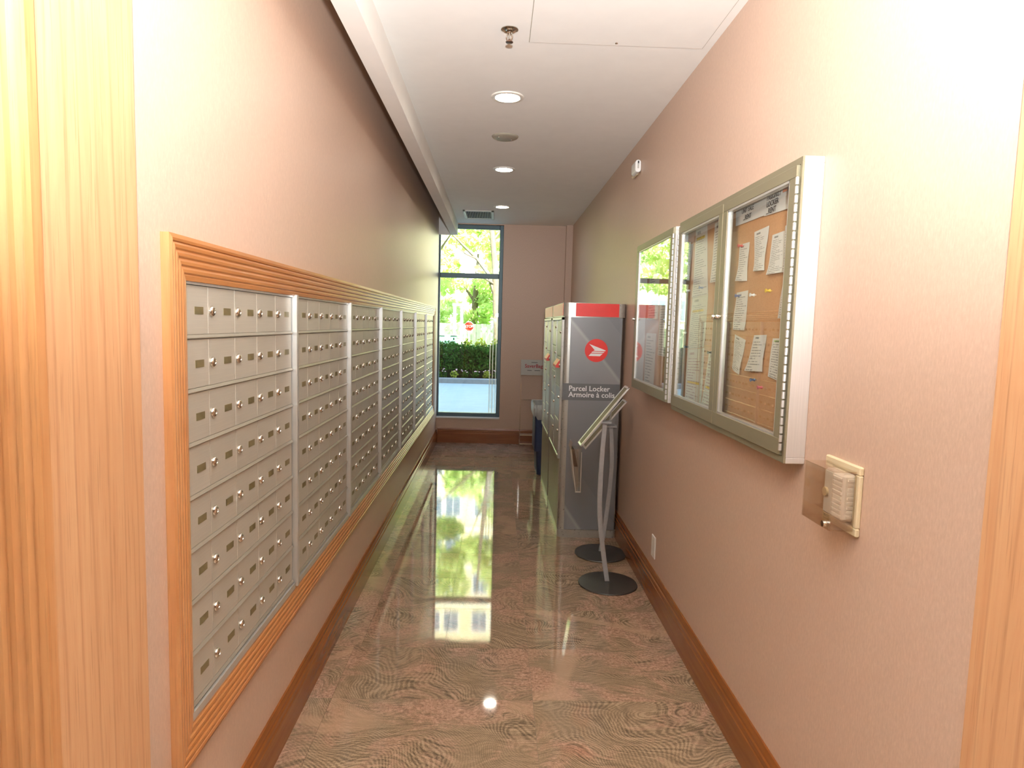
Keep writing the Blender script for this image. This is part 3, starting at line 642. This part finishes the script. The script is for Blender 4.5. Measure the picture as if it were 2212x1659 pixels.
ob('key_lock', MB().lathe([(.008, 0), (.008, -.008), (0.0001, -.008)], (gx, 1.617, 1.062), 'x', 14), 'chrome', t, smooth=True)
t = thing('motion_sensor', (XR, 4.5, 2.61), 'small white sensor on the wall near the ceiling above the notice cabinets', 'sensor')
ob('bracket', box(.905, XR, 4.47, 4.60, 2.572, 2.612), 'beige', t, bev=.008)
ob('housing', MB().extr([(XR - .021 + .0195 * math.cos(a) * (1 if abs(math.sin(a)) < 2 else 1), 2.614 + .021 * (1 if math.sin(a) > 0 else -1) + .0195 * math.sin(a)) for a in [2 * math.pi * k / 20 for k in range(20)]], 1, 4.40, 4.53), 'thermo', t, bev=.003, smooth=True)
ob('lens', box(.904, .914, 4.397, 4.402, 2.598, 2.645), 'signgrey', t, bev=.002)
ob('indicator', box(.905, .913, 4.394, 4.398, 2.630, 2.645), 'ktext', t)
t = thing('wall_plate', (XR, 3.61, .307), 'white rectangular outlet cover low on the wall above the baseboard', 'outlet')
ob('plate', box(XR - .007, XR, 3.565, 3.645, .245, .372), 'thermo', t, bev=.003)
for z in (.262, .354): ob('screw', MB().lathe([(.0035, 0), (.003, -.0015), (0.0001, -.0015)], (XR - .007, 3.605, z), 'x', 8), 'beige', t)

# ------------------------------------------------------------------ brochure stands
def stand(cx, cyy, path, lo, hi, lab, hw, pocket):
    t = thing('display_stand', (cx, cyy, 0), lab, 'display stand', 'floor display stands by the parcel locker')
    ob('base_disc', MB().lathe([(.170, 0), (.178, .004), (.176, .009), (.08, .017), (0.0001, .020)], (cx, cyy, 0), seg=48), 'disc', t, smooth=True)
    pts = []
    P = [Vector((p[0], cyy, p[1])) for p in path]
    for i in range(len(P) - 1):
        a, b, c_, d = P[max(i - 1, 0)], P[i], P[i + 1], P[min(i + 2, len(P) - 1)]
        for k in range(6):
            s = k / 6; pts.append(.5 * ((2 * b) + (c_ - a) * s + (2 * a - 5 * b + 4 * c_ - d) * s * s + (3 * b - a - 3 * c_ + d) * s ** 3))
    pts.append(P[-1])
    ob('pole', MB().strap(pts, .012, .028), 'pole', t, bev=.002)
    tx, tz = path[-1]
    ob('bracket', box(tx - .032, tx + .034, cyy - .03, cyy + .03, tz - .002, tz + .012), 'pole', t, bev=.002)
    L = Vector((lo[0], 0, lo[1])); H = Vector((hi[0], 0, hi[1])); d = (H - L).normalized(); n = Vector((-d.z, 0, d.x)); y0, y1 = cyy - hw, cyy + hw
    def slab(a, b, c_, e, ya, yb):   # along-slope a..b, normal c..e
        m = MB(); q = [L + d * a + n * c_, L + d * b + n * c_, L + d * b + n * e, L + d * a + n * e]
        return m.extr([(p.x, p.z) for p in q], 1, ya, yb)
    ln = (H - L).length; T = .012
    ob('bracket_cheek', MB().add([(tx + .03, cyy - .03, tz + .01), (tx + .034, cyy - .03, tz + .01), (tx + .034, cyy - .03, tz + .07), (tx + .03, cyy - .03, tz + .07), (tx + .03, cyy + .03, tz + .01), (tx + .034, cyy + .03, tz + .01), (tx + .034, cyy + .03, tz + .07), (tx + .03, cyy + .03, tz + .07)], [(0, 3, 2, 1), (4, 5, 6, 7), (0, 1, 5, 4), (1, 2, 6, 5), (2, 3, 7, 6), (3, 0, 4, 7)]), 'acrylic', t)
    ob('sign_back', slab(0, ln, 0, .004, y0, y1), 'alu', t)
    fm = MB()
    for a in ((0, ln, .004, .008, y0, y0 + .012), (0, ln, .004, .008, y1 - .012, y1), (0, .012, .004, .008, y0, y1), (ln - .012, ln, .004, .008, y0, y1)):
        q = slab(*a); fm.add(q.v, q.f)
    ob('sign_frame', fm, 'alu', t)
    ob('sign_reflection', slab(.012, ln - .012, .0041, .0052, y0 + .012, y1 - .012), 'olive', t)  # olive colour paints the wall's reflection in the acrylic face
    if pocket:
        px, pz = pocket
        pm = MB().extr([(px - .045, pz), (px - .042, pz), (px - .002, pz - .29), (px - .005, pz - .29)], 1, y0, y1)
        ob('brochure_pocket_front', pm, 'acrylic', t)
        ob('brochure_pocket_back', box(px + .025, px + .028, y0, y1, pz - .285, pz + .02), 'acrylic', t)
        for yy in (y0, y1 - .003): ob('brochure_pocket_side', MB().extr([(px - .043, pz), (px + .026, pz), (px + .026, pz - .285), (px - .003, pz - .285)], 1, yy, yy + .003), 'acrylic', t)
        ob('brochure_pocket_floor', box(px - .005, px + .028, y0, y1, pz - .29, pz - .286), 'acrylic', t)
        ob('pocket_edge', MB().extr([(px - .0475, pz), (px - .0435, pz), (px - .002, pz - .29), (px - .006, pz - .29)], 1, y0 - .002, y0), 'alu', t)
        ob('pocket_edge', box(px + .024, px + .029, y0 - .002, y0, pz - .285, pz - .02), 'alu', t)
        ob('pocket_edge', box(px - .008, px + .03, y0 - .002, y0, pz - .294, pz - .285), 'alu', t)
        ob('pocket_rib', MB().extr([(px - .0475, pz), (px - .0435, pz), (px - .034, pz + .045), (px - .038, pz + .045)], 1, y0 - .002, y1), 'acrylic', t)
        ob('leaflet_pack', MB().extr([(px - .036, pz - .004), (px - .022, pz - .004), (px + .004, pz - .12), (px - .018, pz - .12)], 1, y0 + .006, y1 - .006), 'ventdark', t)
        ob('hanger', MB().extr([(px + .024, pz + .02), (px + .028, pz + .02), (L.x + .02, L.z + .01), (L.x + .012, L.z + .01)], 1, cyy - .04, cyy + .04), 'acrylic', t)
    return t
stand(.710, 3.81, [(.707, .012), (.668, .25), (.644, .464), (.644, .745), (.655, .985)], (.512, .850), (.782, 1.200), 'sloping sign stand with a grey disc base, the nearer of the two', .06, None)
stand(.750, 4.335, [(.75, .012), (.781, .28), (.802, .602), (.788, .88)], (.612, .735), (.878, 1.060), 'sloping sign stand with a clear brochure pocket, right before the parcel locker', .065, (.560, .735))

# ------------------------------------------------------------------ bag rack and recycling bin at the far end
t = thing('bag_dispenser_rack', (.49, 8.16, 0), 'clear plastic rack with a red lettered sign at the far wall', 'rack')
for x in (.325, .655):
    for y in (8.09, 8.23): ob('post', box(x - .006, x + .006, y - .004, y + .004, 0, .93), 'acrylic', t)
ob('header_sign', box(.315, .665, 8.085, 8.093, .925, 1.118), 'signgrey', t, bev=.002)
ob('lettering', textmesh('SaverBag', .062, (.475, 8.0845, 1.02), (1, 0, 0), (0, 0, 1), 'CENTER', bold=.001), 'redtext', t)
ob('lettering', textmesh('the', .026, (.44, 8.0845, 1.078), (1, 0, 0), (0, 0, 1), 'CENTER'), 'ktext', t) if False else None
ob('printed_rule', box(.445, .52, 8.0842, 8.0852, 1.082, 1.088), 'ktext', t)
for a, b in ((.395, .45), (.485, .555)): ob('printed_rule', box(a, b, 8.0842, 8.0852, .982, .988), 'ktext', t)
for z in (.62, .17, .06): ob('rack_shelf', box(.325, .655, 8.09, 8.23, z - .004, z), 'acrylic', t); 
for z in (.62, .17, .06): ob('rack_bar', box(.325, .655, 8.086, 8.092, z - .006, z + .002), 'beige' if z < .3 else 'acrylic', t)
t = thing('recycling_bin', (.60, 6.86, 0), 'dark blue recycling bin lined with a grey bag beside the parcel lockers', 'bin')
def taper(x0, x1, y0, y1, z0, z1, k, wall=.008):
    m = MB(); a = rrect(x0 + k, x1 - k, y0 + k, y1 - k, .03, 4); b = rrect(x0, x1, y0, y1, .03, 4); c_ = rrect(x0 + wall, x1 - wall, y0 + wall, y1 - wall, .025, 4); n = len(a)
    m.v = [(p[0], p[1], z0) for p in a] + [(p[0], p[1], z1) for p in b] + [(p[0], p[1], z1) for p in c_] + [(p[0], p[1], z0 + .25) for p in c_]
    for r in range(3): m.f += [(r * n + i, r * n + (i + 1) % n, (r + 1) * n + (i + 1) % n, (r + 1) * n + i) for i in range(n)]
    m.f += [tuple(range(n))[::-1], tuple(range(3 * n, 4 * n))]; return m
ob('bin_body', taper(.412, .80, 6.62, 7.10, 0, .72, .04), 'navy', t, smooth=True)
bm_ = MB(); a = rrect(.404, .808, 6.612, 7.108, .035, 6); n = len(a)
for k, (gr, z) in enumerate(((-.012, .60), (.004, .625), (.006, .70), (.0, .735), (-.02, .73), (-.03, .55))):
    for i, p in enumerate(a):
        cxx, cyy2 = .606, 6.86; dx, dy = p[0] - cxx, p[1] - cyy2; L_ = math.hypot(dx, dy); wv_ = .006 * math.sin(i * 2.3 + k)
        zz = z + (.022 * math.sin(i * 1.1) if k == 0 else 0)
        bm_.v.append((p[0] + dx / L_ * (gr + (wv_ if k < 4 else 0)), p[1] + dy / L_ * (gr + (wv_ if k < 4 else 0)), zz))
for k in range(5): bm_.f += [(k * n + i, k * n + (i + 1) % n, (k + 1) * n + (i + 1) % n, (k + 1) * n + i) for i in range(n)]
ob('bin_liner', bm_, 'bag', t, smooth=True)

# ------------------------------------------------------------------ outside the window
struct('pavement', box(-40, 40, YE + .22, 18.0, -.22, -.12), 'asphalt')
struct('kerb', box(-40, 40, 18.0, 18.22, -.22, .02), 'kerb', bev=.02)
struct('ground', box(-60, 60, 18.22, 70, -.3, -.03), 'lawn')
up_ = MB(); up_.box(-14, 14, -10, YE + .22, 3.2, 17.5)
struct('wall_shade_block', up_, 'concrete')  # unseen block, added so that its shadow covers the pavement
def leaves(pts, size, seed, flat=0.0):
    r = np.random.default_rng(seed); n = len(pts); a = r.normal(size=(n, 3)); a /= np.linalg.norm(a, axis=1)[:, None]
    b = r.normal(size=(n, 3)); b -= a * (a * b).sum(1)[:, None]; b /= np.linalg.norm(b, axis=1)[:, None]
    s = size * r.uniform(.6, 1.3, n)[:, None]
    v = np.stack([pts - a * s, pts + b * s * .5 - a * s * .1, pts + a * s, pts - b * s * .5 - a * s * .1], 1).reshape(-1, 3)
    m = MB(); m.v = [tuple(p) for p in v.tolist()]; m.f = [(4 * i, 4 * i + 1, 4 * i + 2, 4 * i + 3) for i in range(n)]; return m
def blob(c, r, n, seed, hollow=.35):
    g = np.random.default_rng(seed); p = g.normal(size=(n, 3)); p /= np.linalg.norm(p, axis=1)[:, None]
    rad = hollow + (1 - hollow) * g.uniform(0, 1, n) ** .5
    return np.array(c) + p * rad[:, None] * np.array(r)
def tree(base, trunk, branches, blobs, lmat, label, seed, size=.13):
    t = thing('tree', base, label, 'tree', 'trees beyond the pavement')
    ob('trunk', MB().tube(trunk[0], trunk[1], 10), 'bark', t, smooth=True)
    for bp, br in branches: ob('branch', MB().tube(bp, br, 7), 'bark', t, smooth=True)
    pts = np.concatenate([blob(c, r, n, seed + 7 * i) for i, (c, r, n) in enumerate(blobs)])
    cr = ob('crown', leaves(pts, size, seed), lmat, t); tag(cr, kind='stuff')
def rb(n, xr, yr, zr, rr, cnt, seed):
    g = random.Random(seed); return [((g.uniform(*xr), g.uniform(*yr), g.uniform(*zr)), (g.uniform(*rr), g.uniform(*rr), g.uniform(*rr) * .55), cnt) for _ in range(n)]
tree((.06, 23, -.03), ([(.08, 23, -.05), (.05, 23, 1.0), (-.03, 23, 2.35), (-.09, 23, 3.47), (-.255, 23, 4.9), (-.4, 23.2, 6.6), (-.5, 23.3, 8.4)], [.17, .15, .13, .11, .09, .06, .02]),
     [([(-.05, 23, 2.45), (-.35, 23, 3.30), (-.74, 22.9, 3.77), (-1.23, 22.9, 4.23), (-1.65, 22.8, 4.62), (-2.4, 22.6, 5.2)], [.08, .07, .055, .045, .03, .012]),
      ([(-.74, 22.9, 3.77), (-1.1, 22.7, 3.9), (-1.5, 22.5, 4.18)], [.035, .025, .01]), ([(-.06, 23, 2.9), (-.45, 22.8, 3.1), (-.9, 22.5, 3.2)], [.04, .03, .01]),
      ([(-.25, 23, 4.8), (-.5, 22.9, 5.3), (-.75, 22.8, 6.0)], [.04, .03, .012]), ([(-.2, 23, 4.4), (.5, 23.2, 5.4), (1.2, 23.3, 6.2)], [.06, .04, .015])],
     rb(16, (-3.2, 2.6), (23.2, 25), (4.9, 8.6), (.5, 1.0), 330, 3) + rb(7, (-2.2, .1), (23.5, 25), (3.0, 4.6), (.3, .5), 130, 4), 'leaf1', 'slender leaning tree behind the hedge with a long bare side branch', 11)
tree((-3.6, 27.5, -.03), ([(-3.6, 27.5, -.05), (-3.5, 27.5, 2.5), (-3.3, 27.4, 5.0), (-3.2, 27.4, 8.0)], [.22, .18, .13, .05]), [([(-3.5, 27.5, 2.6), (-2.6, 27.2, 4.2), (-1.9, 27.0, 5.2)], [.1, .07, .02])],
     rb(20, (-6.2, -1.0), (26, 29.5), (3.2, 10.5), (.7, 1.3), 420, 5), 'leaf2', 'leafy tree beyond the fence on the side of the white posts', 12, .15)
tree((1.9, 29, -.03), ([(1.9, 29, -.05), (1.8, 29, 3), (1.6, 29, 6.0), (1.5, 29, 9.5)], [.24, .2, .14, .05]), [([(1.8, 29, 3), (.8, 28.8, 4.8), (.1, 28.7, 5.8)], [.1, .07, .02])],
     rb(18, (-1.2, 4.5), (27.5, 31), (3.4, 10.5), (.7, 1.3), 420, 6), 'leaf1', 'bright yellow-green tree behind the slender leaning tree', 13, .15)
tree((-7.6, 24.5, -.03), ([(-7.6, 24.5, -.05), (-7.5, 24.5, 3), (-7.2, 24.4, 6.5)], [.22, .17, .06]), [([(-7.5, 24.5, 3), (-6.4, 24.2, 4.8), (-5.4, 24, 5.6)], [.1, .06, .02])],
     rb(18, (-10, -4.2), (22.5, 26.5), (2.2, 9.0), (.7, 1.2), 420, 8), 'leaf1', 'broad tree mirrored in the glass of the notice cabinet', 14, .14)
tree((-1.2, 33, -.03), ([(-1.2, 33, -.05), (-1.1, 33, 2.6), (-1.0, 33, 5)], [.2, .16, .05]), [([(-1.1, 33, 2.6), (-2, 33, 3.8)], [.08, .02])],
     rb(18, (-4.5, 2.8), (32, 34.5), (1.2, 5.0), (.6, 1.0), 380, 9), 'leaf2', 'low bushy tree filling the gap above the fence', 15, .15)
# hedge
hd = thing('hedge', (-1.0, 18.95, -.03), 'dense dark green clipped hedge behind the kerb', 'hedge')
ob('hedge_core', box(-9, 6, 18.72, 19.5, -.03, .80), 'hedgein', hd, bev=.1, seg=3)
g = np.random.default_rng(21); n = 16000
px = g.uniform(-5, 3, n); ph = g.uniform(0, 1, n); tq = g.uniform(0, 1, n)
top = tq < .45
py = np.where(top, g.uniform(18.6, 19.6, n), 18.62 + .06 * g.normal(size=n)); pz = np.where(top, .84 + .05 * g.normal(size=n) + .05 * np.sin(px * 3.1), .22 + .62 * ph)
lv = ob('hedge_leaves', leaves(np.stack([px, py, pz], 1), .045, 22), 'hedge', hd); tag(lv, kind='stuff')
for k in range(8):
    x = -2.1 + k * .31 + random.uniform(-.02, .02); y = 18.42 + random.uniform(-.1, .1)
    t = thing('flowering_plant', (x, y, -.03), '%s low flowering plant along the kerb, counted from the mailbox wall side' % (names + ['eighth'])[k], 'plant', 'flowering plants along the kerb')
    o1 = ob('leaf_cluster', leaves(blob((x, y, .10), (.13, .11, .12), 70, 60 + k, .1), .04, 80 + k), 'shrub' if k % 3 == 0 else 'hedge', t); tag(o1, kind='stuff')
    for q in range(4): 
        bx, bz = x + random.uniform(-.1, .1), .16 + random.uniform(0, .1)
        ob('bloom', MB().lathe([(0.0001, 0), (.02, .006), (.024, .016), (.012, .022), (0.0001, .02)], (bx, y - .1, bz), 'z', 8), 'petal', t, smooth=True)
for k in range(3):
    x = -.95 + .46 * k; 
    t = thing('golden_shrub', (x, 21.0, -.03), ['yellow-green shrub behind the hedge, closest to the stop sign', 'yellow-green shrub behind the hedge, middle of the three', 'yellow-green shrub behind the hedge, nearest the leaning tree'][k], 'shrub', 'yellow-green shrubs before the fence')
    ob('stem', MB().tube([(x, 21, -.05), (x + .02, 21, .6)], [.02, .01], 6), 'bark', t)
    o1 = ob('leaf_cluster', leaves(blob((x, 21.0, .72), (.22, .2, .36), 420, 160 + k, .1), .05, 180 + k), 'shrub', t); tag(o1, kind='stuff')
f = thing('board_fence', (.2, 26.2, -.03), 'pale vertical board fence behind the stop sign', 'fence')
for k in range(46):
    x = -6.2 + k * .2 + .0; h = 1.53 + random.uniform(-.015, .015)
    ob('board', box(x, x + .185, 26.2, 26.225, -.03, h), 'fencew', f)
for z in (.35, 1.2): ob('fence_rail', box(-6.2, 3.0, 26.225, 26.27, z, z + .09), 'fencew', f)
f = thing('green_fence', (-2.2, 21.6, -.03), 'teal green board fence panel left of the white posts', 'fence')
for k in range(9): ob('board', box(-3.1 + k * .2, -3.1 + k * .2 + .192, 21.6 - .03 * (k % 2), 21.63 - .03 * (k % 2), -.03, 1.13), 'fenceg', f)
ob('fence_cap', box(-3.12, -1.28, 21.57, 21.66, 1.13, 1.16), 'fencew', f)
t = thing('white_gateway', (-1.42, 24, -.03), 'white painted post frame standing left of the stop sign', 'gateway')
for x in (-1.54, -1.28): ob('post', box(x - .05, x + .05, 23.95, 24.05, -.03, 2.16), 'whitep', t, bev=.01)
ob('crossbeam', box(-1.62, -1.2, 23.94, 24.06, 2.16, 2.26), 'whitep', t, bev=.01)
ob('low_panel', box(-1.62, -1.15, 23.9, 23.94, -.03, .95), 'whitep', t)
t = thing('stop_sign', (-1.03, 24.6, -.03), 'red octagonal STOP sign on a post beyond the hedge', 'sign')
c = (-1.03, 24.6, 1.43); R_ = .19
ob('post', box(c[0] - .025, c[0] + .025, 24.62, 24.66, -.03, 1.6), 'whitep', t)
oc = lambda r: [(c[0] + r * math.cos(math.radians(22.5 + 45 * k)), c[2] + r * math.sin(math.radians(22.5 + 45 * k))) for k in range(8)]
ob('sign_edge', MB().extr(oc(R_), 1, 24.595, 24.605), 'wtext', t); ob('sign_face', MB().extr(oc(R_ * .92), 1, 24.592, 24.597), 'red', t)
ob('lettering', textmesh('STOP', .135, (c[0], 24.591, c[2] - .047), (1, 0, 0), (0, 0, 1), 'CENTER', bold=.003), 'wtext', t)
t = thing('stripe_stand_in', (-.04, 8.95, -.12), 'made-up glass screen imitating the pale vertical stripes in the window', 'screen')  # screen made up to imitate pale vertical stripes in the pane
ob('pane', box(-.078, .0, 8.95, 8.958, -.1, 1.62), 'acrylic', t)
for x in (-.085, -.045, -.002): ob('edge_post', box(x, x + .008, 8.945, 8.963, -.12, 1.64), 'alu', t)
# apartment block beyond the trees
B = thing('apartment_building', (-5, 44, -.03), 'cream apartment block with rows of windows beyond the trees', 'building')
ob('wall', box(-24, 16, 44, 56, -.03, 30), 'facade', B)
for r in range(9):
    zb = 2.0 + r * 2.75
    ob('string_course', box(-24, 16, 43.93, 44.0, zb - .55, zb - .42), 'whitep', B)
    for c_ in range(16):
        x = -16.2 + c_ * 1.62 + (.35 if c_ % 2 else 0)
        w_ = ob('window', rect_frame2(x, zb, 1.12, 1.5) if False else box(x, x + 1.12, 43.94, 44.0, zb, zb + 1.5), 'whitep', B)
        for q in (0, 1): ob('pane', box(x + .07 + q * .51, x + .54 + q * .51, 43.925, 43.945, zb + .08, zb + 1.42), 'bglass', w_)
